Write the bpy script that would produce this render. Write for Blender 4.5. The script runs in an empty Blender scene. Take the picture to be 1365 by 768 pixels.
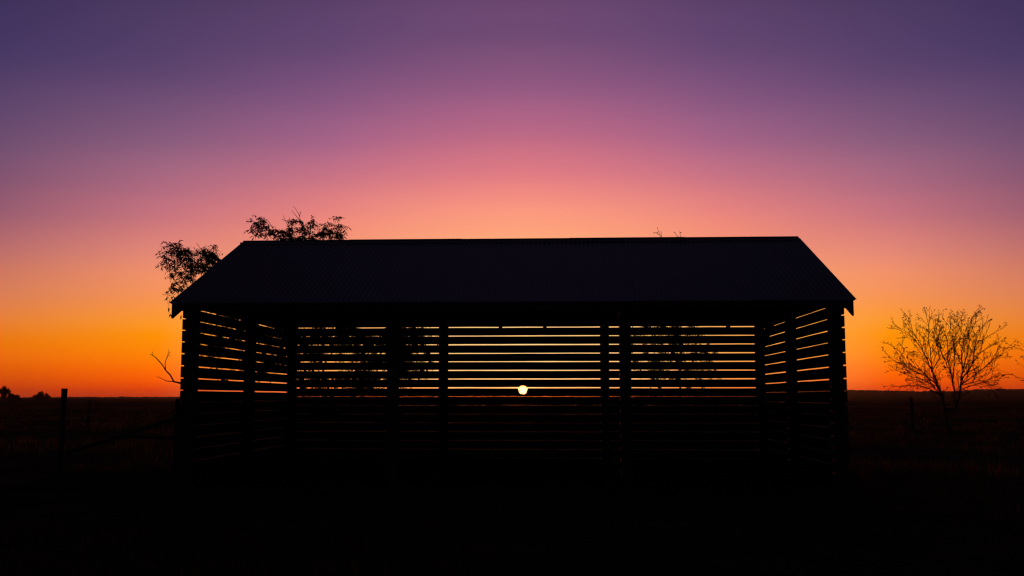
import bpy, math, random
from mathutils import Vector, Matrix, noise

random.seed(7)
R = math.radians
scn = bpy.context.scene
COL = scn.collection

# ------------------------------------------------------------------ camera
F = 1340.0                      # focal length in pixels of the 1365 x 768 photograph
EYE = 1.25
HAZE = 3e-5
PITCH = math.atan(145.5 / F)
cam_d = bpy.data.cameras.new('camera')
cam_d.sensor_width = 36.0
cam_d.lens = 36.0 * F / 1365.0
cam_d.clip_start = 0.05
cam_d.clip_end = 20000
cam = bpy.data.objects.new('camera', cam_d)
cam.location = (0, 0, EYE)
cam.rotation_euler = (math.pi / 2 + PITCH, 0, 0)
COL.objects.link(cam)
scn.camera = cam


def ray(px, py):
    a, b = px - 682.5, 384.0 - py
    return Vector((a, F * math.cos(PITCH) - b * math.sin(PITCH), F * math.sin(PITCH) + b * math.cos(PITCH)))


def at(px, py, Y):
    d = ray(px, py)
    return Vector((0, 0, EYE)) + d * (Y / d.y)


def on_ground(px, py):
    d = ray(px, py)
    return Vector((0, 0, EYE)) + d * (-EYE / d.z)


def azel(px, py):
    d = ray(px, py).normalized()
    return math.degrees(math.atan2(d.x, d.y)), math.degrees(math.asin(d.z))


# ------------------------------------------------------------------ sky
SUN = ray(697, 520.8).normalized()
SUN_AZ = math.atan2(SUN.x, SUN.y)
SUN_EL = math.asin(SUN.z)


def lin(c):
    out = []
    for v in c:
        v /= 255.0
        out.append(v / 12.92 if v <= 0.04045 else ((v + 0.055) / 1.055) ** 2.4)
    return out


def column(px, stops):
    return [(azel(px, y)[1], c) for y, c in stops]


UP = [(30, (58, 46, 78)), (42, (40, 35, 57)), (60, (27, 25, 40)), (90, (20, 19, 31))]
C0 = column(697, [(0, (104, 69, 109)), (60, (118, 77, 117)), (130, (156, 92, 130)), (190, (195, 108, 132)), (240, (228, 127, 130)),
                  (275, (247, 148, 127)), (312, (253, 164, 122)), (360, (255, 184, 124)), (420, (255, 204, 132)), (480, (255, 210, 136)),
                  (515, (255, 202, 126)), (530, (250, 160, 95))]) + UP
C1 = column(420, [(0, (89, 63, 104)), (80, (108, 74, 116)), (150, (145, 90, 130)), (200, (175, 103, 134)), (250, (211, 120, 130)),
                  (290, (236, 135, 123)), (340, (248, 152, 110)), (400, (254, 172, 98)), (450, (255, 178, 92)), (490, (255, 168, 84)),
                  (515, (250, 145, 70)), (530, (225, 95, 50))]) + UP
C2 = column(1165, [(0, (76, 57, 96)), (110, (101, 72, 112)), (200, (146, 95, 125)), (260, (184, 109, 127)), (300, (209, 121, 123)),
                   (350, (236, 141, 112)), (400, (248, 148, 78)), (440, (254, 148, 16)), (480, (255, 124, 0)), (508, (245, 88, 0)),
                   (523, (205, 52, 6)), (530, (170, 40, 8))]) + UP
C3 = column(1345, [(0, (61, 48, 89)), (100, (79, 60, 101)), (200, (111, 77, 110)), (250, (133, 84, 110)), (300, (159, 95, 109)),
                   (350, (194, 112, 100)), (400, (217, 123, 80)), (445, (231, 120, 32)), (480, (228, 101, 12)), (508, (200, 73, 12)),
                   (523, (176, 54, 14)), (530, (150, 42, 14))]) + UP
C4 = [(-1, (70, 30, 30)), (1, (95, 44, 38)), (5, (100, 56, 60)), (10, (82, 56, 80)), (16, (60, 48, 82)), (25, (45, 40, 72)),
      (42, (36, 34, 64)), (60, (26, 24, 39)), (90, (20, 19, 31))]
C5 = [(-1, (30, 26, 38)), (2, (36, 30, 46)), (8, (44, 36, 54)), (16, (36, 33, 50)), (30, (28, 27, 43)), (60, (22, 21, 34)), (90, (20, 19, 31))]
COLUMNS = [(0, C0), (11, C1), (20, C2), (28.5, C3), (60, C4), (130, C5)]

world = bpy.data.worlds.new('World')
scn.world = world
world.use_nodes = True
nt = world.node_tree
nt.nodes.clear()


def N(kind, **kw):
    n = nt.nodes.new(kind)
    for k, v in kw.items():
        setattr(n, k, v)
    return n


def L(a, b):
    nt.links.new(a, b)


def M(op, a, b=None, clamp=False):
    n = N('ShaderNodeMath', operation=op, use_clamp=clamp)
    for i, v in enumerate((a, b)):
        if v is None:
            continue
        if isinstance(v, (int, float)):
            n.inputs[i].default_value = v
        else:
            L(v, n.inputs[i])
    return n.outputs[0]


tc = N('ShaderNodeTexCoord')
nrm = N('ShaderNodeVectorMath', operation='NORMALIZE')
L(tc.outputs['Generated'], nrm.inputs[0])
rot = N('ShaderNodeVectorRotate', rotation_type='Z_AXIS')
rot.inputs['Angle'].default_value = SUN_AZ
L(nrm.outputs[0], rot.inputs['Vector'])
sep = N('ShaderNodeSeparateXYZ')
L(rot.outputs[0], sep.inputs[0])
az = M('MULTIPLY', M('ABSOLUTE', M('ARCTAN2', sep.outputs['X'], sep.outputs['Y'])), 180 / math.pi)
el = M('MULTIPLY', M('ARCSINE', sep.outputs['Z']), 180 / math.pi)
el01 = M('DIVIDE', M('ADD', el, 2.0), 92.0, True)
prev = None
for i, (a_deg, stops) in enumerate(COLUMNS):
    rp = N('ShaderNodeValToRGB')
    rp.color_ramp.interpolation = 'CARDINAL'
    st = sorted(stops)
    els = rp.color_ramp.elements
    while len(els) < len(st):
        els.new(0.5)
    for e, (deg, c) in zip(els, st):
        e.position = (deg + 2.0) / 92.0
        e.color = (*lin(c), 1)
    L(el01, rp.inputs[0])
    if prev is None:
        prev = rp.outputs[0]
    else:
        mr = N('ShaderNodeMapRange', interpolation_type='LINEAR')
        mr.inputs[1].default_value = COLUMNS[i - 1][0]
        mr.inputs[2].default_value = a_deg
        L(az, mr.inputs[0])
        mx = N('ShaderNodeMix', data_type='RGBA')
        L(M('POWER', mr.outputs[0], 1.6) if i == 1 else mr.outputs[0], mx.inputs['Factor'])
        L(prev, mx.inputs[6])
        L(rp.outputs[0], mx.inputs[7])
        prev = mx.outputs[2]

# the sun's disc and the narrow aureole round it
dt = N('ShaderNodeVectorMath', operation='DISTANCE')
L(nrm.outputs[0], dt.inputs[0])
dt.inputs[1].default_value = SUN
deg = M('MULTIPLY', dt.outputs['Value'], 180 / math.pi)
disc = N('ShaderNodeMapRange', interpolation_type='SMOOTHSTEP')
disc.inputs[1].default_value = 0.29
disc.inputs[2].default_value = 0.06
L(deg, disc.inputs[0])
aur = M('EXPONENT', M('MULTIPLY', deg, -1.5))
limb = N('ShaderNodeMapRange', interpolation_type='SMOOTHSTEP')
limb.inputs[1].default_value = 0.285
limb.inputs[2].default_value = 0.255
L(deg, limb.inputs[0])


def scaled(col_, fac):
    m = N('ShaderNodeVectorMath', operation='SCALE')
    m.inputs[0].default_value = col_
    L(fac, m.inputs['Scale'])
    return m.outputs[0]


def vadd(a, b):
    m = N('ShaderNodeVectorMath', operation='ADD')
    L(a, m.inputs[0])
    L(b, m.inputs[1])
    return m.outputs[0]


sky_tex = N('ShaderNodeTexSky', sky_type='NISHITA')
sky_tex.sun_disc = False
sky_tex.sun_elevation = SUN_EL
sky_tex.sun_rotation = SUN_AZ
sky_tex.ozone_density = 4.0
nis = N('ShaderNodeVectorMath', operation='SCALE')
L(sky_tex.outputs[0], nis.inputs[0])
nis.inputs['Scale'].default_value = 0.004
tot = vadd(prev, nis.outputs[0])
tot = vadd(tot, scaled((1.0, 0.50, 0.14), M('MULTIPLY', aur, 0.9)))
tot = vadd(tot, scaled((1.6, 0.42, 0.02), limb.outputs[0]))
tot = vadd(tot, scaled((3.2, 1.6, 0.62), disc.outputs[0]))
bg = N('ShaderNodeBackground')
bg.inputs['Strength'].default_value = 1.0
L(tot, bg.inputs['Color'])
wo = N('ShaderNodeOutputWorld')
L(bg.outputs[0], wo.inputs[0])

# ------------------------------------------------------------------ sun lamp
sl = bpy.data.lights.new('sun', 'SUN')
sl.energy = 1.5
sl.angle = R(0.53)
sl.color = (1.0, 0.20, 0.03)
sun = bpy.data.objects.new('sun', sl)
sun.rotation_euler = SUN.to_track_quat('Z', 'Y').to_euler()
sun.location = (0, 0, 30)
COL.objects.link(sun)

scn.view_settings.view_transform = 'Standard'
scn.view_settings.look = 'None'
scn.view_settings.exposure = 0.0
scn.view_settings.gamma = 1.0
scn.view_settings.use_curve_mapping = False
scn.render.engine = 'CYCLES'
scn.cycles.use_denoising = True
scn.cycles.max_bounces = 5
scn.cycles.diffuse_bounces = 2
scn.cycles.filter_width = 1.3


# ------------------------------------------------------------------ materials
def material(name, build):
    m = bpy.data.materials.new(name)
    m.use_nodes = True
    t = m.node_tree
    b = t.nodes['Principled BSDF']
    build(t, b)
    return m


def noisy(col_a, col_b, scale, rough=0.8, spec=0.2, bump=0.3, stretch=(1, 1, 1), metal=0.0, dist=0.01, coord='Object'):
    def f(t, b):
        co = t.nodes.new('ShaderNodeTexCoord')
        mp = t.nodes.new('ShaderNodeMapping')
        mp.inputs['Scale'].default_value = stretch
        t.links.new(co.outputs[coord], mp.inputs[0])
        nz = t.nodes.new('ShaderNodeTexNoise')
        nz.inputs['Scale'].default_value = scale
        nz.inputs['Detail'].default_value = 7
        nz.inputs['Roughness'].default_value = 0.65
        t.links.new(mp.outputs[0], nz.inputs[0])
        rp = t.nodes.new('ShaderNodeValToRGB')
        rp.color_ramp.elements[0].position = 0.3
        rp.color_ramp.elements[1].position = 0.7
        rp.color_ramp.elements[0].color = (*col_a, 1)
        rp.color_ramp.elements[1].color = (*col_b, 1)
        t.links.new(nz.outputs[0], rp.inputs[0])
        t.links.new(rp.outputs[0], b.inputs['Base Color'])
        b.inputs['Roughness'].default_value = rough
        b.inputs['Specular IOR Level'].default_value = spec
        b.inputs['Metallic'].default_value = metal
        if bump:
            bp = t.nodes.new('ShaderNodeBump')
            bp.inputs['Strength'].default_value = bump
            bp.inputs['Distance'].default_value = dist
            t.links.new(nz.outputs[0], bp.inputs['Height'])
            t.links.new(bp.outputs[0], b.inputs['Normal'])
    return f


MAT = {
    'wood': material('weathered_timber', noisy((0.030, 0.022, 0.017), (0.075, 0.058, 0.046), 9, 0.9, 0.02, 0.4, (1, 1, 7))),
    'slat': material('weathered_slat', noisy((0.028, 0.021, 0.016), (0.07, 0.053, 0.042), 9, 0.9, 0.02, 0.4, (1, 1, 8))),
    'iron': material('corrugated_iron', noisy((0.027, 0.023, 0.018), (0.070, 0.058, 0.043), 1.7, 0.45, 0.12, 0.05, (1, 1, 1), 0.4)),
    'bark': material('bark', noisy((0.025, 0.018, 0.014), (0.06, 0.045, 0.034), 14, 0.9, 0.1, 0.3)),
    'leaf': material('leaf', noisy((0.018, 0.028, 0.010), (0.035, 0.05, 0.018), 3, 0.7, 0.15, 0)),
    'bud': material('dry_leaf', noisy((0.030, 0.020, 0.010), (0.06, 0.04, 0.02), 3, 0.8, 0.1, 0)),
    'ground': material('dry_pasture', noisy((0.020, 0.014, 0.008), (0.055, 0.040, 0.022), 0.55, 1.0, 0.0, 0.5, dist=0.06)),
    'grass': material('dry_grass', noisy((0.030, 0.023, 0.012), (0.075, 0.055, 0.026), 1.5, 0.9, 0.05, 0)),
    'wire': material('fence_wire', noisy((0.05, 0.045, 0.042), (0.10, 0.08, 0.07), 20, 0.7, 0.2, 0, metal=0.5)),
}


def backlit(m, amount, tint):
    """Thin blades and leaves let some light through."""
    t = m.node_tree
    b = t.nodes['Principled BSDF']
    out = next(n for n in t.nodes if n.type == 'OUTPUT_MATERIAL')
    tr = t.nodes.new('ShaderNodeBsdfTranslucent')
    tr.inputs['Color'].default_value = (*tint, 1)
    mx = t.nodes.new('ShaderNodeMixShader')
    mx.inputs[0].default_value = amount
    t.links.new(b.outputs[0], mx.inputs[1])
    t.links.new(tr.outputs[0], mx.inputs[2])
    t.links.new(mx.outputs[0], out.inputs['Surface'])


backlit(MAT['grass'], 0.42, (0.055, 0.04, 0.02))


# ------------------------------------------------------------------ helpers
class MB:
    def __init__(self):
        self.v, self.f = [], []

    def quad_loop(self, rings, cap=True):
        o = len(self.v)
        n = len(rings[0])
        for r in rings:
            self.v += [tuple(p) for p in r]
        for i in range(len(rings) - 1):
            for j in range(n):
                k = (j + 1) % n
                self.f.append((o + i * n + j, o + i * n + k, o + (i + 1) * n + k, o + (i + 1) * n + j))
        if cap:
            self.f.append(tuple(o + j for j in reversed(range(n))))
            self.f.append(tuple(o + (len(rings) - 1) * n + j for j in range(n)))

    def tube(self, p, q, r0, r1, n=5, cap=False):
        p, q = Vector(p), Vector(q)
        d = q - p
        if d.length < 1e-6:
            return
        d.normalize()
        a = d.orthogonal().normalized()
        b = d.cross(a)
        rings = []
        for c, r in ((p, r0), (q, r1)):
            rings.append([c + (a * math.cos(2 * math.pi * i / n) + b * math.sin(2 * math.pi * i / n)) * r for i in range(n)])
        self.quad_loop(rings, cap)

    def box(self, x0, x1, y0, y1, z0, z1):
        self.quad_loop([[(x0, y0, z), (x1, y0, z), (x1, y1, z), (x0, y1, z)] for z in (z0, z1)])

    def mesh(self, name):
        me = bpy.data.meshes.new(name)
        me.from_pydata(self.v, [], self.f)
        me.update()
        return me

    def build(self, name, mat, parent=None, smooth=False):
        me = self.mesh(name)
        me.materials.append(MAT[mat])
        if smooth:
            me.shade_smooth()
        return link(name, me, parent)


def link(name, data, parent=None, loc=None):
    o = bpy.data.objects.new(name, data)
    COL.objects.link(o)
    if parent is not None:
        o.parent = parent
    if loc is not None:
        o.location = loc
    return o


def tag(o, label=None, cat=None, group=None, kind=None):
    for k, v in (('label', label), ('category', cat), ('group', group), ('kind', kind)):
        if v:
            o[k] = v
    return o


def empty(name, loc, rz=0.0):
    o = link(name, None, None, loc)
    o.rotation_euler = (0, 0, rz)
    o.empty_display_size = 0.3
    return o


def beam(p, q, w, h, seg=1, jit=0.0, up=Vector((0, 0, 1))):
    """A timber from p to q, w thick sideways and h deep, with slightly uneven edges."""
    mb = MB()
    p, q = Vector(p), Vector(q)
    d = (q - p).normalized()
    s = d.cross(up).normalized()
    u = s.cross(d)
    rings = []
    for i in range(seg + 1):
        c = p.lerp(q, i / seg)
        ring = []
        for a, b in ((-1, -1), (1, -1), (1, 1), (-1, 1)):
            ring.append(c + s * (a * w / 2) + u * (b * h / 2 + random.uniform(-jit, jit)))
        rings.append(ring)
    mb.quad_loop(rings)
    return mb


# ------------------------------------------------------------------ ground, to the horizon
RISE = [(-180, 2.0), (-60, 1.0), (-30, 0.0), (-18, 0.1), (-12, 0.9), (-4, 2.0), (2, 2.5), (8, 4.0), (13, 6.2), (16, 8.6), (19, 8.0), (21, 6.8), (23, 6.9),
        (26, 9.0), (30, 11.0), (60, 7.0), (180, 2.0)]


def rise_px(a):
    for (a0, v0), (a1, v1) in zip(RISE, RISE[1:]):
        if a0 <= a <= a1:
            t = (a - a0) / (a1 - a0)
            return v0 + (v1 - v0) * t * t * (3 - 2 * t)
    return 0


def height(x, y):
    r = math.hypot(x, y)
    h = 0.0
    if r > 45:
        h += min(1, (r - 45) / 60) * 0.25 * noise.noise((x * 0.02, y * 0.02, 3.1))
    if r > 500:
        t = min(1, (r - 500) / 1300)
        t = t * t * (3 - 2 * t)
        a = math.degrees(math.atan2(x, y))
        px = rise_px(a)
        h += t * (px * min(r, 1800) / F + (EYE if px > 0.2 else 0) + 1.2 * noise.noise((x * 0.006, y * 0.006, 0.3)) * min(1, px / 3))
    return h


mb = MB()
radii = [0.0, 2, 4, 6, 8, 10, 12, 14, 16, 18, 20, 23, 26, 30, 34, 39, 45, 55, 70, 90, 120, 160, 220, 300, 400, 520, 680, 880, 1100, 1350,
         1600, 1800, 2100, 2600, 3300, 4500]
NA = 360
for r in radii:
    for j in range(NA):
        a = 2 * math.pi * j / NA
        x, y = r * math.sin(a), r * math.cos(a)
        mb.v.append((x, y, height(x, y)))
for i in range(len(radii) - 1):
    for j in range(NA):
        k = (j + 1) % NA
        mb.f.append((i * NA + j, (i + 1) * NA + j, (i + 1) * NA + k, i * NA + k))
ground = mb.build('ground', 'ground', None, True)
tag(ground, 'dark dry pasture running flat to the horizon', 'ground', kind='structure')

# ------------------------------------------------------------------ the slatted shed
YAW = R(2.88)
UX = Vector((math.cos(YAW), -math.sin(YAW), 0))
VX = Vector((math.sin(YAW), math.cos(YAW), 0))
DL = 15.2
PL = at(242.3, 470, DL)
PL.z = 0
rr = ray(1127, 470)
rr = rr.x / rr.y
W = (rr * PL.y - PL.x) / (math.cos(YAW) + rr * math.sin(YAW))
D = 5.9
CEN = PL + UX * (W / 2)
OV = 0.37
OB = 0.08              # the back eave hardly overhangs
shed = empty('slatted_shed', CEN, -YAW)
tag(shed, 'open fronted timber slat shed with corrugated iron gable roof, seen against the sunset', 'shed')
SM = Matrix.Translation(CEN) @ Matrix.Rotation(-YAW, 4, 'Z')
SI = SM.inverted()


def shed_at(px, py, v):
    """Local shed coordinates of a pixel on the plane at depth v behind the front wall line."""
    o = SI @ Vector((0, 0, EYE))
    d = SI.to_3x3() @ ray(px, py)
    return o + d * ((v - o.y) / d.y)


ze = shed_at(683, 402.3, -OV).z
zr = shed_at(695, 320.6, D / 2).z
SL = (zr - ze) / (D / 2 + OV)
HW = W / 2
gl = HW + (-HW - shed_at(227.3, 404.6, -OV).x)
GO = 0.5 * ((-HW - shed_at(224.6, 404.6, -OV).x) + (shed_at(1143.8, 400.8, -OV).x - HW))     # sheets past the side walls
BO = GO - 0.06

print('SHED W %.2f D %.2f eave %.2f ridge %.2f slope %.1f GO %.3f' % (W, D, ze, zr, math.degrees(math.atan(SL)), GO))


def roof_z(v):
    return zr - SL * abs(v - D / 2)


ST = 0.04            # slat thickness
PW = 0.165           # post width
GAP = 0.020
xi = HW - ST         # inner face of the side slats


def post(u, v, w, top, d=None):
    d = d or w
    b = MB()
    rings = []
    for i in range(5):
        z = -0.02 + (top + 0.02) * i / 4
        j = [random.uniform(-.004, .004) for _ in range(4)]
        rings.append([(-w / 2 + j[0], -d / 2, z), (w / 2 + j[1], -d / 2 + j[2], z), (w / 2 + j[1], d / 2, z), (-w / 2 + j[0], d / 2 + j[3], z)])
    b.quad_loop(rings)
    o = b.build('post', 'wood', shed)
    o.location = (u, v, 0)
    return o


RT = 0.10            # rafter depth, under the sheets
for s in (-1, 1):
    post(s * (xi - PW / 2 - 0.002), PW / 2, PW, roof_z(PW / 2) - 0.12)
    post(s * (xi - PW / 2 - 0.002), D / 2, 0.16, roof_z(D / 2) - 0.16)
    post(s * (xi - PW / 2 - 0.002), D - ST - PW / 2 - 0.002, PW, roof_z(D) - 0.06)
for px in (524.4, 833.7):
    post(shed_at(px, 500, PW / 2).x, PW / 2, 0.165, roof_z(0) - 0.2)
bxs = []
for px in (591.8, 805.8):
    u = shed_at(px, 480, D - ST).x
    bxs.append(u)
    post(u, D - ST - PW / 2 - 0.002, 0.18, roof_z(D) - 0.08, PW)


def slat_rows(gaps, top):
    """Boards between the measured gap heights, carried on downwards at the same spacing."""
    g = sorted(gaps, reverse=True)
    pitch = (g[0] - g[-1]) / (len(g) - 1)
    while g[-1] - pitch > 0.10:
        g.append(g[-1] - pitch)
    rows = [(g[0] + GAP / 2, top)]
    for a, b in zip(g, g[1:]):
        rows.append((b + GAP / 2, a - GAP / 2))
    rows.append((0.03, g[-1] - GAP / 2))
    return rows


def slat_mesh(length, h, axis, notch=None, seg=6, under=False):
    """A board length long (along axis), h high, ST thick, its long edges a little uneven."""
    ts = [i / seg for i in range(seg + 1)]
    if notch:
        ts = sorted(ts + [notch[0] + k * notch[1] / length for k in (-1.25, -1, -0.72, -0.35, 0, 0.35, 0.72, 1, 1.2)])
    rings = []
    b = MB()
    for t in ts:
        e0, e1 = random.uniform(-.0022, .0022), random.uniform(-.0022, .0022)
        if notch:
            q = (t - notch[0]) * length / notch[1]
            if abs(q) <= 1.0001:
                cut = notch[2] * (math.sqrt(max(0, 1 - q * q)) * 0.95 + 0.05 * random.random())
                if under:
                    e0 = cut
                else:
                    e1 = -cut
        x, z0, z1 = t * length, -h / 2 + e0, h / 2 + e1
        if axis == 'x':
            rings.append([(x, 0, z0), (x, ST, z0), (x, ST, z1), (x, 0, z1)])
        else:
            rings.append([(0, x, z0), (0, x, z1), (ST, x, z1), (ST, x, z0)])
    b.quad_loop(rings)
    return b


# back wall: three bays of boards on the outer face of the back posts
zb = [shed_at(690, y, D).z for y in (436.5, 448.0, 459.5, 471.0, 482.2, 493.8, 505.3, 517.0, 528.6, 540.2)]
edges = [-HW + 0.002] + bxs + [HW - 0.002]
back_top = roof_z(D) - 0.012
notch_u = shed_at(697, 519, D).x  # invented notches in two slats, shaped to let the sun's whole disc show
for k, (z0, z1) in enumerate(slat_rows(zb, back_top)):
    for i in range(3):
        u0, u1 = edges[i] + 0.0015, edges[i + 1] - 0.0015
        nt_ = None
        if i == 1 and abs((z1 + GAP / 2) - zb[7]) < 0.01:
            nt_ = ((notch_u - u0) / (u1 - u0), 0.10, 0.135)
        up_ = i == 1 and abs((z0 - GAP / 2) - zb[7]) < 0.01
        if up_:
            nt_ = ((notch_u - u0) / (u1 - u0), 0.075, 0.036)
        o = slat_mesh(u1 - u0, z1 - z0, 'x', nt_, 6, up_).build('slat', 'slat', shed)
        o.location = (u0, D - ST + random.uniform(0, .004), (z0 + z1) / 2 + random.uniform(-.0022, .0022))
        if nt_:
            o['label'] = 'slat with a notch added in its %s edge so the whole sun shows' % ('lower' if up_ else 'upper')

# side walls: two bays each, on the outer face of the posts
zl = [shed_at(243.5, y, 0).z for y in (409.2, 424.7, 440.2, 455.7, 471.4, 487.5, 503.9, 520.2)]
zrt = [shed_at(1126, y, 0).z for y in (403.2, 419.8, 436.2, 452.8, 469.8, 487.1, 504.4, 521.0)]
TOPS = {}
for s, zz in ((-1, zl), (1, zrt)):
    if s < 0:
        zz = [zz[0] + 0.0] + zz[1:]
    top = max(zz) + GAP / 2 + 0.16
    TOPS[s] = top
    for z0, z1 in slat_rows(zz, top):
        cuts = [(-0.012, D / 2), (D / 2, D - ST - 0.004)]
        for v0, v1 in cuts:
            v0 += 0.0015
            v1 -= 0.0015
            o = slat_mesh(v1 - v0, z1 - z0, 'y').build('slat', 'slat', shed)
            x = -HW if s < 0 else HW - ST
            o.location = (x + s * random.uniform(0, .004), v0, (z0 + z1) / 2 + random.uniform(-.0015, .0015))

# gable cladding: lapped boards filling each triangle under the roof
for s in (-1, 1):
    z = TOPS[s] - 0.012
    k = 0
    while z < zr - 0.10:
        z1 = min(z + 0.17, zr - 0.06)
        ring = []
        pts = []
        for zz in (z, z1):
            half = (zr - 0.035 - zz) / SL
            half = min(half, D / 2)
            pts.append((D / 2 - half, D / 2 + half, zz))
        xo = s * (HW - ST / 2 + (0.006 if k % 2 else -0.006))
        b = MB()
        b.quad_loop([[(xo - 0.011, pts[0][0], z), (xo + 0.011, pts[0][0], z), (xo + 0.011, pts[0][1], z), (xo - 0.011, pts[0][1], z)],
                     [(xo - 0.011, pts[1][0], z1), (xo + 0.011, pts[1][0], z1), (xo + 0.011, pts[1][1], z1), (xo - 0.011, pts[1][1], z1)]])
        b.build('gable_board', 'slat', shed)
        z += 0.158
        k += 1
# the short wedge between the top side slat and the roof, front and back
# plates, front beam, tie beams, knee braces
bz = shed_at(300, 411.0, 0.02).z
beam((-HW + ST + PW + .004, PW / 2, (bz + roof_z(0.0) - 0.13) / 2 + 0.01), (HW - ST - PW - .004, PW / 2, (bz + roof_z(0.0) - 0.13) / 2 + 0.01), 0.09,
     roof_z(0.0) - 0.13 - bz, 8, .002).build('front_beam', 'wood', shed)
beam((-HW + ST + .01, D - ST - 0.06, roof_z(D) - 0.035), (HW - ST - .01, D - ST - 0.06, roof_z(D) - 0.035), 0.09, 0.05, 8, .002).build('wall_plate', 'wood', shed)
for s in (-1, 1):
    x = s * (xi - 0.045)
    beam((x, D - 1.25, roof_z(D) - 0.13), (x, D - 0.19, roof_z(D) - 0.55), 0.06, 0.11, 2, .002).build('knee_brace', 'wood', shed)
for px in (667.3, 726.3, 970.5):
    u = shed_at(px, 436, D - 0.1).x
    b = MB()
    b.box(-0.038, 0.038, -0.04, 0.04, -0.12, 0.04)
    o = b.build('cleat', 'wood', shed)
    o.location = (u, D - ST - 0.07, roof_z(D) - 0.10)

# rafters and purlins
nr = 11
for i in range(nr):
    u = -HW + ST + 0.26 + (W - 2 * ST - 0.52) * i / (nr - 1)
    for v0, v1 in ((-OV + 0.06, D / 2 - 0.03), (D - 0.12, D / 2 + 0.03)):
        dz = 0.080
        beam((u, v0, roof_z(v0) - dz), (u, v1, roof_z(v1) - dz), 0.05, 0.05, 1).build('rafter', 'wood', shed)
for j in range(4):
    for side in (0, 1):
        v = -OV + 0.10 + (D / 2 + OV - 0.22) * j / 3
        if side:
            v = D - (0.06 + (D / 2 - 0.18) * j / 3)
        beam((-HW - BO + 0.05, v, roof_z(v) - 0.042), (HW + BO - 0.05, v, roof_z(v) - 0.042), 0.06, 0.022, 1).build('purlin', 'wood', shed)
# barge boards on the gable overhangs, plumb cut at the eaves
bh = 0.225
for s in (-1, 1):
    x0, x1 = s * (HW + BO) - 0.014, s * (HW + BO) + 0.014
    for v0, v1 in ((-OV + 0.035, D / 2), (D + OB - 0.035, D / 2)):
        b = MB()
        za, zb_ = roof_z(v0) - 0.013, roof_z(v1) - 0.013
        b.quad_loop([[(x0, v0, za - bh), (x1, v0, za - bh), (x1, v0, za), (x0, v0, za)],
                     [(x0, v1, zb_ - bh), (x1, v1, zb_ - bh), (x1, v1, zb_), (x0, v1, zb_)]])
        b.build('barge_board', 'wood', shed)
for v in (-OV + 0.045,):
    beam((-HW - BO + 0.02, v, roof_z(v) - 0.075), (HW + BO - 0.02, v, roof_z(v) - 0.075), 0.022, 0.11, 8, .002).build('fascia_board', 'wood', shed)

# corrugated sheets: ten corrugations each, side by side on both slopes
RW = 2 * (HW + GO)
ns = 13
sw = RW / (ns + 0.05)
slen = math.hypot(D / 2 + OV, zr - ze)


def sheet_mesh(slen):
    b = MB()
    n = 84
    for t in (0.0, 0.5, 1.0):
        for i in range(n + 1):
            x = sw * i / 80
            b.v.append((x, t * slen, 0.0105 * math.sin(2 * math.pi * i / 8)))
    for r in range(2):
        for i in range(n):
            b.f.append((r * (n + 1) + i, r * (n + 1) + i + 1, (r + 1) * (n + 1) + i + 1, (r + 1) * (n + 1) + i))
    me = b.mesh('roof_sheet')
    me.materials.append(MAT['iron'])
    me.shade_smooth()
    return me


smesh = sheet_mesh(slen)
bmesh_ = sheet_mesh(math.hypot(D / 2 + OB, SL * (D / 2 + OB)))
tilt = math.atan(SL)
for side in (0, 1):
    for i in range(ns):
        o = link('roof_sheet', bmesh_ if side else smesh, shed)
        jz = 0.0022 if i % 2 else 0
        je = random.uniform(-.006, .006)
        if side == 0:
            o.location = (-RW / 2 + i * sw, -OV - je, ze + jz)
            o.rotation_euler = (tilt, 0, 0)
        else:
            o.location = (-RW / 2 + (i + 1) * sw, D + OB + je, roof_z(D + OB) + jz)
            o.rotation_euler = (tilt, 0, math.pi)
# ridge capping in lapped lengths
nc = 5
for i in range(nc):
    u0, u1 = -RW / 2 + 0.03 + (RW - 0.06) * i / nc - (0.05 if i else 0), -RW / 2 + 0.03 + (RW - 0.06) * (i + 1) / nc
    b = MB()
    up = 0.004 * (i % 2)
    prof = []
    for q in (-0.17, -0.16, -0.04, -0.02, 0, 0.02, 0.04, 0.16, 0.17):
        z = zr - SL * abs(q) + 0.014 + (0.024 * (1 - abs(q) / 0.045) if abs(q) < 0.045 else 0) - (0.012 if abs(q) > .165 else 0)
        prof.append((D / 2 + q, z + up))
    lower = [(v, z - 0.0025) for v, z in reversed(prof)]
    ringp = prof + lower
    b.quad_loop([[(u0, v, z + random.uniform(-.001, .001)) for v, z in ringp], [(u1, v, z) for v, z in ringp]])
    b.build('ridge_cap', 'iron', shed)


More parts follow.
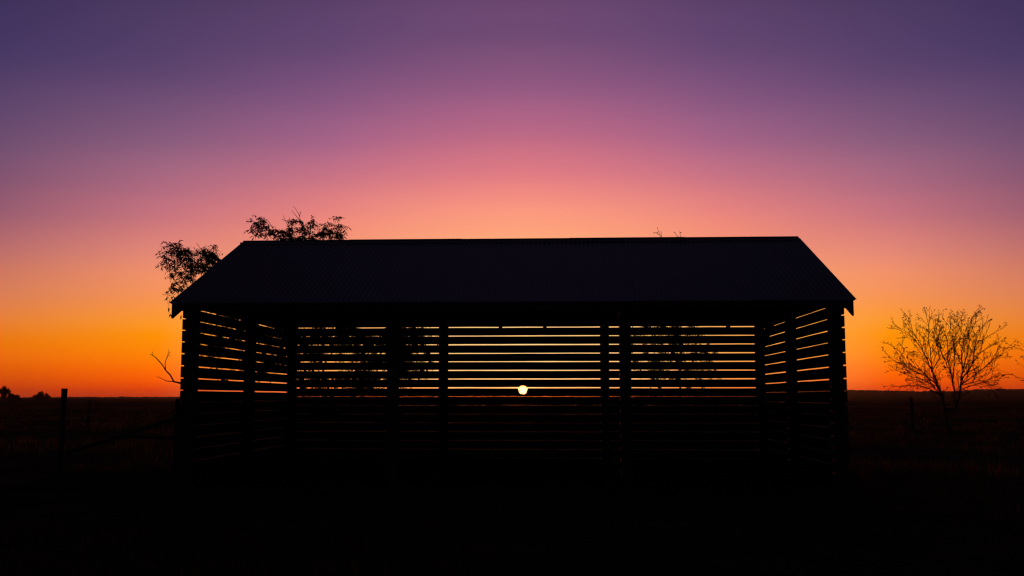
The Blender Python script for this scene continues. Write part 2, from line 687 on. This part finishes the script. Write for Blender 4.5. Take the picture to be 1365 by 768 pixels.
# ------------------------------------------------------------------ trees
class Tree:
    """A branching skeleton that grows towards target points; radii follow from what each branch carries."""

    def __init__(self, base):
        self.base = Vector(base)
        self.p, self.par, self.len = [self.base.copy()], [-1], [0.0]

    def path(self, i, q, step=0.22, bend=0.06, rise=0.0):
        a, q = self.p[i], Vector(q)
        n = max(1, int((q - a).length / step))
        L_ = (q - a).length
        k = Vector((random.uniform(-1, 1), random.uniform(-1, 1), random.uniform(-.6, .6))) * bend * L_
        k.z += rise * L_
        cur = i
        for j in range(1, n + 1):
            t = j / n
            pt = a.lerp(q, t) + k * (4 * t * (1 - t)) * 0.5
            if j < n:
                pt += Vector((random.gauss(0, 1), random.gauss(0, 1), random.gauss(0, 1))) * 0.012
            self.p.append(pt)
            self.par.append(cur)
            self.len.append(self.len[cur] + (pt - self.p[cur]).length)
            cur = len(self.p) - 1
        return cur

    def reach(self, q, w=0.45, low=0.0, **kw):
        q = Vector(q)
        best, bc = 0, 1e9
        for i, a in enumerate(self.p):
            if a.z < low:
                continue
            d = q - a
            c = d.length * (1.25 if d.z < -0.1 else 1.0) + w * self.len[i]
            if c < bc:
                best, bc = i, c
        return self.path(best, q, **kw)

    def radii(self, tip=0.004, e=2.4, cap=1.0):
        n = len(self.p)
        acc = [0.0] * n
        r = [0.0] * n
        for i in range(n - 1, -1, -1):
            r[i] = min(cap, max(tip, acc[i] ** (1 / e))) if acc[i] else tip
            if self.par[i] >= 0:
                acc[self.par[i]] += r[i] ** e
        return r

    def mesh(self, mb, tip=0.004, e=2.4, sides=5, cap=1.0):
        r = self.radii(tip, e, cap)
        for i in range(1, len(self.p)):
            j = self.par[i]
            a, q = self.p[j] - self.base, self.p[i] - self.base
            d = (q - a).normalized()
            mb.tube(a - d * r[i] * 0.3, q, min(r[j], r[i] * 1.25), r[i], sides if r[i] > 0.012 else 3)
        return r


def leaf(mb, p, d, length, width):
    d = d.normalized()
    s = d.orthogonal().normalized()
    s = Matrix.Rotation(random.uniform(0, 6.28), 3, d) @ s
    n = d.cross(s) * (length * 0.06)
    o = len(mb.v)
    for q in (p, p + d * length * 0.4 + s * width * 0.5 + n, p + d * length, p + d * length * 0.4 - s * width * 0.5 + n):
        mb.v.append(tuple(q))
    mb.f.append((o, o + 1, o + 2))
    mb.f.append((o, o + 2, o + 3))


def droop_cluster(mb, tw, c, size, n_twig, n_leaf, ll=0.12, lw=0.024, down=0.75):
    """Twigs arching out of a tip with hanging narrow leaves."""
    for _ in range(n_twig):
        d = Vector((random.gauss(0, 1), random.gauss(0, 1), random.gauss(0.15, 0.6))).normalized() * size * random.uniform(0.4, 1.1)
        prevp = c
        for k in range(1, 4):
            t = k / 3
            q = c + d * t + Vector((0, 0, -0.35 * size * t * t))
            tw.tube(prevp, q, 0.0035, 0.0028, 3)
            for _ in range(max(1, round(n_leaf / 3))):
                ld = Vector((random.gauss(0, .5), random.gauss(0, .5), -down + random.gauss(0, .35))) + d * 0.3
                leaf(mb, prevp.lerp(q, random.random()), ld, ll * random.uniform(.6, 1.25), lw * random.uniform(.7, 1.2))
            prevp = q


def blob(cx, cy, rx, ry, n, y0, y1, rnd=random):
    out = []
    while len(out) < n:
        a, b = rnd.uniform(-1, 1), rnd.uniform(-1, 1)
        if a * a + b * b <= 1:
            out.append(at(cx + a * rx, cy + b * ry, rnd.uniform(y0, y1)))
    return out


# -- the drooping gum behind the left half of the shed
def gum_tree():
    base = on_ground(452, 595)
    base = Vector((at(452, 520, 25.6).x, 25.6, 0))
    t = Tree(base)
    i = t.path(0, base + Vector((0.05, 0.1, 0.55)), bend=0.03)
    fork = i
    # three limbs rising behind the wall
    for px, py, Y in ((425, 470, 25.2), (360, 450, 25.5), (520, 470, 25.9), (460, 455, 26.3)):
        t.path(fork, at(px, py, Y), bend=0.12, rise=0.05)
    tops = []
    for b in (blob(400, 352, 55, 22, 10, 24.8, 26.6), blob(300, 385, 28, 22, 6, 24.8, 26.0)):
        tops += b
    lobe_l = (blob(233, 336, 20, 13, 15, 24.4, 26.2) + blob(262, 343, 26, 18, 24, 24.4, 26.2) + blob(248, 357, 26, 14, 20, 24.4, 26.2) +
              blob(278, 345, 14, 20, 14, 24.4, 26.2) + blob(236, 380, 15, 10, 6, 24.6, 25.6) + blob(285, 352, 10, 10, 6, 24.6, 25.6))
    lobe_t = (blob(352, 306, 18, 15, 15, 24.8, 26.6) + blob(375, 314, 18, 12, 13, 24.8, 26.6) + blob(396, 308, 15, 15, 16, 24.8, 26.6) + blob(420, 313, 20, 11, 14, 24.8, 26.6) +
              blob(443, 308, 18, 12, 15, 24.8, 26.6) + [at(340, 296, 25.7), at(345, 291, 25.5), at(413, 296, 25.6)] + [at(417, 293, 25.7), at(420, 299, 25.6), at(449, 290, 25.8)])
    wall_l = blob(300, 437, 42, 30, 46, 24.2, 26.8) + blob(352, 450, 34, 48, 66, 24.0, 26.8) + blob(305, 485, 35, 22, 12, 24.4, 26.5)
    wall_c = (blob(430, 445, 42, 20, 50, 24, 26.8) + blob(510, 450, 42, 22, 46, 24, 26.8) + blob(408, 490, 18, 32, 34, 24, 26.8) + blob(505, 497, 50, 22, 52, 24, 26.8) +
              blob(551, 470, 26, 38, 54, 24, 26.8) + blob(460, 455, 80, 18, 22, 24, 26.8) + blob(455, 508, 40, 14, 20, 24, 26.8))
    allp = [(p, 0) for p in tops] + [(p, 1) for p in lobe_l] + [(p, 2) for p in lobe_t] + [(p, 3) for p in wall_l + wall_c]
    allp.sort(key=lambda q: (q[0] - base).length)
    tips = []
    for p, k in allp:
        if k == 0:
            t.reach(p, 0.4, 0.5, bend=0.10, rise=0.03)
        else:
            tips.append((t.reach(p, 0.42, 0.5, bend=0.10, rise=0.03), k))
    th = empty('gum_tree', base)
    tag(th, 'leafy gum tree with drooping narrow leaves, standing behind the shed and rising over its roof', 'tree')
    tr, cr = MB(), MB()
    t.mesh(tr, 0.0055, 2.5, 6, 0.16)
    for i, k in tips:
        c = t.p[i] - base
        if k == 1:
            droop_cluster(cr, tr, c, 0.30, 5, 6, 0.125, 0.028, 0.45)
        elif k == 2:
            droop_cluster(cr, tr, c, 0.25, 5, 5, 0.115, 0.028, 0.45)
        else:
            droop_cluster(cr, tr, c, 0.33, 4, 8, 0.13, 0.035)
    for px, py in ((225, 412), (227, 420), (240, 422), (223, 397), (229, 397)):      # a few leaves on a hanging twig
        q = at(px, py, 25.0) - base
        for _ in range(2):
            leaf(cr, q + Vector((random.uniform(-.04, .04), 0, .04)), Vector((random.gauss(0, .3), 0, -1)), 0.13, 0.034)
    prevp = at(236, 384, 25.0) - base
    for px, py in ((227, 397), (224, 411), (227, 420)):
        q = at(px, py, 25.0) - base
        tr.tube(prevp, q, 0.004, 0.003, 3)
        prevp = q
    for path in ([(407, 322), (405, 308), (401, 296), (398, 285), (393, 277), (390, 275)], [(401, 296), (395, 288), (389, 281)], [(399, 289), (401, 282)],
                 [(390, 322), (386, 306), (381, 295), (377, 287)], [(384, 300), (386, 290)], [(381, 295), (375, 292)],
                 [(368, 320), (364, 304), (357, 294), (347, 288)], [(455, 322), (453, 306), (449, 291)], [(284, 350), (270, 335), (262, 324)],
                 [(300, 372), (272, 352), (240, 335), (220, 328)], [(290, 365), (262, 362), (235, 352)], [(285, 378), (255, 374), (228, 382)]):
        ps = [at(x, y, 25.7) - base for x, y in path]
        for k in range(len(ps) - 1):
            tr.tube(ps[k], ps[k + 1], 0.010 - 0.006 * k / len(ps), 0.010 - 0.006 * (k + 1) / len(ps), 4)
    tr.build('trunk', 'bark', th)
    cr.build('crown', 'leaf', th)
    # a dead limb sticking out past the shed's corner
    dl = MB()
    pts = {}

    def seg(path, r0, r1):
        n = len(path) - 1
        ps = [at(x, y, 25.0) - base for x, y in path]
        for k in range(n):
            ra, rb = r0 + (r1 - r0) * k / n, r0 + (r1 - r0) * (k + 1) / n
            dl.tube(ps[k], ps[k + 1], ra, rb, 5)
    seg([(452, 552), (380, 546), (310, 538), (268, 529), (252, 517), (241, 511), (232, 509)], 0.06, 0.020)
    seg([(232, 509), (227, 500), (221, 494), (217, 487), (209, 478), (204, 474), (200, 472)], 0.020, 0.007)
    seg([(204, 474), (203, 469)], 0.007, 0.005)
    seg([(221, 494), (220, 484), (223, 475), (227, 469)], 0.012, 0.005)
    seg([(223, 475), (228, 474)], 0.006, 0.004)
    seg([(223, 477), (225, 466)], 0.006, 0.004)
    seg([(232, 509), (222, 508), (216, 505), (209, 502)], 0.013, 0.005)
    o = dl.build('dead_limb', 'bark', th)
    o['label'] = 'bare forked dead limb reaching out beside the shed corner'


gum_tree()


# -- the slim leafy tree behind the right half
def slim_tree():
    base = Vector((at(893, 520, 25.2).x, 25.2, 0))
    t = Tree(base)
    a = t.path(0, at(884, 540, 25.1), bend=0.03)
    s1 = t.path(a, at(868, 480, 25.0), bend=0.03)
    t.path(s1, at(857, 445, 24.9), bend=0.05)
    b = t.path(0, at(906, 535, 25.3), bend=0.03)
    s2 = t.path(b, at(908, 470, 25.4), bend=0.02)
    t.path(s2, at(905, 405, 25.3), bend=0.04)
    pts = (blob(870, 470, 30, 45, 80, 24.4, 26.0) + blob(888, 442, 46, 18, 60, 24.4, 26.0) + blob(912, 470, 36, 45, 70, 24.6, 26.2) +
           blob(932, 485, 32, 32, 40, 24.6, 26.0) + blob(885, 380, 30, 40, 16, 24.8, 25.8))
    top = [at(x, y, 25.2) for x, y in ((884, 330), (900, 332))]
    allp = sorted(pts + top, key=lambda q: (q - base).length)
    tips = [t.reach(p, 0.4, 0.8, bend=0.10, rise=0.02) for p in allp]
    th = empty('sapling_tree', base)
    tag(th, 'slim forked tree behind the shed, its thin top twigs just over the ridge', 'tree')
    tr, cr = MB(), MB()
    t.mesh(tr, 0.005, 2.4, 6, 0.085)
    for i in tips:
        c = t.p[i] - base
        hi = t.p[i].z > 5.0
        if t.p[i].z > 4.6:
            continue
        droop_cluster(cr, tr, c, 0.10 if hi else 0.19, 2 if hi else 4, 2 if hi else 7, 0.075, 0.030, 0.35)
    for path in ([(886, 345), (884, 328), (880, 314), (876, 303)], [(880, 314), (874, 310), (870, 311)], [(882, 320), (881, 308)], [(884, 328), (887, 317), (890, 318)],
                 [(882, 320), (876, 316)], [(884, 328), (872, 318)], [(902, 340), (905, 326), (907, 316), (906, 308)], [(907, 318), (901, 313), (899, 309)], [(906, 322), (910, 318)]):
        ps = [at(x, y, 25.2) - base for x, y in path]
        for k in range(len(ps) - 1):
            tr.tube(ps[k], ps[k + 1], 0.009 - 0.005 * k / len(ps), 0.009 - 0.005 * (k + 1) / len(ps), 4)
            for _ in range(2):
                leaf(cr, ps[k].lerp(ps[k + 1], random.uniform(.4, 1)), Vector((random.gauss(0, .7), random.gauss(0, .7), random.gauss(0, .6))), random.uniform(.03, .07), .026)
    tr.build('trunk', 'bark', th)
    cr.build('crown', 'leaf', th)


slim_tree()


# -- bare trees out on the pasture
def twiggy(t, i, d, length, depth, mb_tips, spread=0.55, kids=4):
    """Recursive bare branch with upward-turning twigs."""
    n = max(3, int(length / 0.12))
    cur = i
    st = length / n
    d = d.normalized()
    for k in range(n):
        d = (d + Vector((random.gauss(0, .05), random.gauss(0, .05), random.gauss(0.02, .045)))).normalized()
        p = t.p[cur] + d * st
        t.p.append(p)
        t.par.append(cur)
        t.len.append(t.len[cur] + st)
        cur = len(t.p) - 1
        if depth > 0 and k >= 1 and random.random() < kids / n:
            ax = d.orthogonal().normalized()
            ax = Matrix.Rotation(random.uniform(0, 6.28), 3, d) @ ax
            nd = (d + ax * random.uniform(0.45, 1.0) * spread * 1.5)
            twiggy(t, cur, nd, length * random.uniform(0.35, 0.65) * (1 - 0.4 * k / n), depth - 1, mb_tips, spread, kids)
    mb_tips.append(cur)


def bare_tree(name, label, base, stems, tip=0.0034, bud=0.5, seed=3, cap=0.05, k1=9, dens=1.15, cx=1268, shrink=0.86):
    random.seed(seed)
    t = Tree(base)
    tips = []
    for st in stems:
        # st: list of (px, py, Y); begins at the nearest existing node
        pts = [at(cx + (q[0] - cx) * shrink, 523 + (q[1] - 523) * (shrink if q[1] < 523 else 1), q[2]) for q in st]
        cur = None
        best = min(range(len(t.p)), key=lambda i: (t.p[i] - pts[0]).length)
        cur = best if (t.p[best] - pts[0]).length < 0.03 else t.path(best, pts[0], 0.15, 0.03)
        for q in pts[1:]:
            s0 = len(t.p)
            cur = t.path(cur, q, 0.15, 0.04)
            for i in range(s0, len(t.p)):
                for _ in range(2 if random.random() < dens - 0.6 else (1 if random.random() < dens else 0)):
                    d = (t.p[i] - t.p[t.par[i]]).normalized()
                    ax = Matrix.Rotation(random.uniform(0, 6.28), 3, d) @ d.orthogonal().normalized()
                    h = t.len[i]
                    twiggy(t, i, d + ax * random.uniform(0.5, 0.95) + Vector((0, 0, 0.25)), random.uniform(0.25, 0.66), 3, tips, 0.55, k1)
        tips.append(cur)
        twiggy(t, cur, t.p[cur] - t.p[t.par[cur]], 0.25, 1, tips, 0.5, 3)
    th = empty(name, base)
    tag(th, label, 'tree')
    tr, cr = MB(), MB()
    t.mesh(tr, tip, 3.15, 6, cap)
    for i in tips:
        if random.random() < bud:
            c = t.p[i] - t.base
            for _ in range(random.choice((1, 1, 1))):
                leaf(cr, c + Vector((random.gauss(0, .015), random.gauss(0, .015), 0)), Vector((random.gauss(0, .6), random.gauss(0, .6), random.gauss(0, .6))), random.uniform(.035, .07), .03)
    tr.build('trunk', 'bark', th)
    cr.build('crown', 'bud', th)
    return th


B = on_ground(1268, 581)
Y = B.y
stems = [
    [(1258, 545, Y), (1253, 525, Y), (1245, 505, Y), (1238, 488, Y - .1), (1227, 465, Y - .2), (1214, 445, Y - .3), (1203, 432, Y - .3)],
    [(1238, 488, Y - .1), (1236, 465, Y), (1232, 440, Y + .1), (1233, 421, Y + .2)],
    [(1230, 472, Y), (1222, 450, Y + .2), (1212, 436, Y + .3)],
    [(1247, 510, Y), (1228, 498, Y), (1205, 488, Y + .2), (1183, 477, Y + .3)],
    [(1238, 489, Y), (1250, 470, Y + .2), (1247, 445, Y + .3), (1245, 428, Y + .3)],
    [(1277, 545, Y), (1273, 520, Y), (1268, 495, Y), (1262, 470, Y - .1), (1262, 445, Y - .1), (1258, 430, Y - .1)],
    [(1270, 505, Y), (1274, 475, Y + .2), (1272, 450, Y + .2), (1275, 425, Y + .2)],
    [(1277, 545, Y), (1282, 520, Y), (1284, 498, Y), (1290, 472, Y), (1296, 445, Y), (1294, 422, Y)],
    [(1286, 488, Y), (1284, 460, Y - .2), (1287, 438, Y - .3), (1281, 424, Y - .3)],
    [(1284, 505, Y), (1300, 480, Y), (1314, 460, Y), (1318, 440, Y), (1326, 436, Y)],
    [(1300, 480, Y), (1304, 455, Y + .2), (1309, 432, Y + .3)],
    [(1285, 510, Y), (1305, 495, Y - .2), (1325, 480, Y - .2), (1343, 466, Y - .2)],
    [(1250, 515, Y), (1232, 508, Y - .2), (1215, 500, Y - .3), (1203, 497, Y - .4)],
    [(1287, 517, Y), (1310, 510, Y), (1330, 500, Y)],
    [(1254, 528, Y), (1235, 518, Y + .2), (1218, 512, Y + .3), (1205, 512, Y + .3)],
    [(1256, 532, Y), (1240, 512, Y - .3), (1222, 490, Y - .4), (1200, 478, Y - .5), (1190, 462, Y - .5)],
    [(1286, 512, Y), (1312, 505, Y + .3), (1330, 512, Y + .4)],
    [(1266, 490, Y), (1254, 465, Y - .4), (1243, 440, Y - .5)],
]
bare_tree('bare_tree', 'bare many stemmed tree with a fan of fine twigs beside a fence post', B, stems)

B2 = Vector((at(1432, 520, 32.5).x, 32.5, 0))
Y = 32.5
stems = [
    [(1430, 545, Y), (1424, 520, Y), (1405, 500, Y), (1385, 480, Y), (1368, 466, Y)],
    [(1425, 522, Y), (1395, 516, Y), (1372, 508, Y), (1350, 500, Y), (1330, 492, Y)],
    [(1424, 520, Y), (1420, 480, Y), (1415, 440, Y), (1412, 410, Y)],
    [(1428, 520, Y), (1440, 480, Y), (1455, 440, Y)],
    [(1395, 516, Y), (1380, 500, Y), (1366, 490, Y)],
]
bt = bare_tree('bare_tree', 'sparse tree with one low branch arching across towards the fan shaped bare tree', B2, stems, bud=0.8, seed=11, k1=4, dens=0.4, shrink=1.0)

random.seed(21)


# -- small trees far out on the plain to the left
def far_tree(px, py_top, Y, wpx, label, n=60, low=False):
    b = Vector((at(px, 529, Y).x, Y, 0))
    b.z = height(b.x, b.y)
    top = at(px, py_top, Y).z - b.z
    wid = wpx * Y / F / 2
    th = empty('far_tree', b)
    tag(th, label, 'tree', 'trees far out on the plain')
    tr, cr = MB(), MB()
    tr.tube((0, 0, -0.1), (0.1, 0, top * 0.5), 0.22, 0.12, 6)
    cl = []
    for q in range(14):
        e = random.uniform(-.8, .8)
        c = Vector((e * wid, random.uniform(-.6, .6) * wid, top * random.uniform(0.18 if low else .34, 0.84) * (1 - 0.45 * abs(e))))
        cl.append((c, random.uniform(.25, .42) * wid))
        tr.tube((0.05, 0, top * 0.35), c, 0.10, 0.05, 4)
    for _ in range(n * 24):
        c, r = random.choice(cl)
        d = Vector((random.gauss(0, 1), random.gauss(0, 1), random.gauss(0, .8))).normalized() * r * random.random() ** 0.4
        q = c + d
        q.z = max(0.2, min(top, q.z))
        leaf(cr, q, Vector((random.gauss(0, 1), random.gauss(0, 1), random.gauss(0, 1))), 0.42, 0.30)
    tr.build('trunk', 'bark', th)
    cr.build('crown', 'leaf', th)


far_tree(7, 513.5, 300, 16, 'round headed far tree on the plain, the taller of the pair beyond the leaning post')
far_tree(20, 524, 290, 14, 'low spreading far bush beside the taller round headed tree', low=True)
far_tree(56, 522.5, 300, 19, 'small isolated far bush on the plain between the tall tree and the leaning post', low=True)

# the line of scrub along the horizon: too far to tell apart
mb = MB()
for _ in range(5200):
    a = R(random.uniform(-40, 40))
    if noise.noise((math.degrees(a) * 0.35, 0.5, 0.2)) < -0.12 and random.random() < .8:
        continue
    r = random.uniform(1500, 2100)
    x, y = r * math.sin(a), r * math.cos(a)
    h = random.uniform(0.6, 3.4) * (0.7 + 0.5 * noise.noise((math.degrees(a) * 1.3, 1.1, 0)))
    w = random.uniform(2, 6)
    z = height(x, y) - 0.3
    o = len(mb.v)
    n = 5
    for k in range(n):
        q = 6.283 * k / n
        mb.v.append((x + w * math.cos(q), y + w * math.sin(q), z))
    for k in range(n):
        q = 6.283 * k / n + .4
        mb.v.append((x + w * .75 * math.cos(q), y + w * .75 * math.sin(q), z + h * random.uniform(.5, .9)))
    mb.v.append((x, y, z + h))
    for k in range(n):
        j = (k + 1) % n
        mb.f.append((o + k, o + j, o + n + j, o + n + k))
        mb.f.append((o + n + k, o + n + j, o + 2 * n))
sc_ = mb.build('scrub', 'leaf')
tag(sc_, 'dark line of far scrub along the horizon', 'scrub', kind='stuff')

# ------------------------------------------------------------------ fences
def round_post(parent, p, q, r, name='post'):
    b = MB()
    p, q = Vector(p), Vector(q)
    rings = []
    d = (q - p).normalized()
    a = d.orthogonal().normalized()
    c = d.cross(a)
    for i in range(5):
        rr_ = r * random.uniform(.94, 1.06)
        rings.append([p.lerp(q, i / 4) + (a * math.cos(6.2832 * k / 9) + c * math.sin(6.2832 * k / 9)) * rr_ * random.uniform(.96, 1.04) for k in range(9)])
    b.quad_loop(rings)
    return b.build(name, 'wood', parent)


A = on_ground(79.5, 630)
A2 = at(86.3, 518, A.y)
Bp = Vector((at(236.5, 560, 16.9).x, 16.9, 0))
fa = empty('fence_end', A)
tag(fa, 'leaning timber fence post with a diagonal stay and rail running to the shed corner', 'fence')
round_post(fa, (0, 0, -0.05), A2 - A, 0.049)
round_post(fa, Bp - A + Vector((0, 0, -0.05)), Bp - A + Vector((0, 0, 1.22)), 0.045)
round_post(fa, at(88, 604, A.y) - A, at(236, 557, 16.9) - A, 0.036, 'stay')
round_post(fa, at(158, 582, 16.85) - A, at(236, 584, 16.9) - A, 0.028, 'rail')
for h0, h1 in ((1.05, 1.1), (0.75, 0.8)):
    b = MB()
    b.tube((0.06, 0, h0), Bp - A + Vector((0, 0, h1)), 0.002, 0.002, 4)
    b.build('wire', 'wire', fa)
    b = MB()
    b.tube((0.05, 0, h0), (-7.5, 1.2, h0), 0.002, 0.002, 4)
    b.build('wire', 'wire', fa)
o = round_post(fa, (-7.5, 1.2, -0.05), (-7.5, 1.2, 1.25), 0.05)

# the wire fence that crosses the pasture behind the shed
R1 = on_ground(1217, 581)
L1 = on_ground(117, 571)
fb = empty('wire_fence', L1)
tag(fb, 'wire fence on timber posts crossing the pasture behind the shed', 'fence')
dirv = (R1 - L1)
span = dirv.length
unit = dirv / span
tops = []
npst = 5
st = span / npst
for k in range(-3, npst + 4):
    p = L1 + unit * (st * k)
    hgt = 1.25 if k != 0 else 1.15
    jx = random.uniform(-.05, .05)
    round_post(fb, p - L1 + Vector((0, 0, -0.05)), p - L1 + Vector((jx, 0, hgt)), 0.06)
    tops.append(p - L1)
for h in (0.3, 0.6, 0.88, 1.08):
    b = MB()
    for p, q in zip(tops, tops[1:]):
        for i in range(6):
            t0, t1 = i / 6, (i + 1) / 6
            sag = lambda t: -0.05 * 4 * t * (1 - t)
            b.tube(p.lerp(q, t0) + Vector((0, 0.0, h + sag(t0))), p.lerp(q, t1) + Vector((0, 0.0, h + sag(t1))), 0.0016, 0.0016, 3)
    b.build('wire', 'wire', fb)

# ------------------------------------------------------------------ grass
mb = MB()
random.seed(5)
cnt = 0
while cnt < 20000:
    y = 5 + 125 * random.random() ** 1.35
    x = random.uniform(-0.62, 0.62) * y
    if noise.noise((x * 0.25, y * 0.25, 7.7)) < -0.12:
        continue
    q = SI @ Vector((x, y, 0))
    if -HW - .2 < q.x < HW + .2 and -.3 < q.y < D + .3:
        continue
    cnt += 1
    z = height(x, y)
    tall = random.uniform(0.06, 0.22) * (1.6 if random.random() < .08 else 1) * (0.55 if y < 15 else 1)
    for _ in range(7):
        bx_, by_ = x + random.gauss(0, .07), y + random.gauss(0, .07)
        a = random.uniform(0, 6.28)
        w = 0.006 + 0.00025 * y
        hh = tall * random.uniform(.5, 1.1)
        lx, ly = random.gauss(0, .35) * hh, random.gauss(0, .35) * hh
        o = len(mb.v)
        mb.v += [(bx_ - w * math.cos(a), by_ - w * math.sin(a), z - .01), (bx_ + w * math.cos(a), by_ + w * math.sin(a), z - .01), (bx_ + lx, by_ + ly, z + hh)]
        mb.f.append((o, o + 1, o + 2))
g = mb.build('grass', 'grass')
tag(g, 'short dry pasture grass in scattered tufts', 'grass', kind='stuff')

# ------------------------------------------------------------------ dusty evening air
mb = MB()
mb.box(-4700, 4700, -4700, 4700, -6, 22)
hz = bpy.data.materials.new('evening_air')
hz.use_nodes = True
hz.node_tree.nodes.clear()
vo = hz.node_tree.nodes.new('ShaderNodeVolumePrincipled')
vo.inputs['Color'].default_value = (0.92, 0.78, 0.72, 1)
vo.inputs['Density'].default_value = HAZE
vo.inputs['Anisotropy'].default_value = 0.85
ho = hz.node_tree.nodes.new('ShaderNodeOutputMaterial')
hz.node_tree.links.new(vo.outputs[0], ho.inputs['Volume'])
MAT['haze'] = hz
tag(mb.build('haze', 'haze'), 'thin dusty evening air over the pasture', 'haze', kind='stuff')
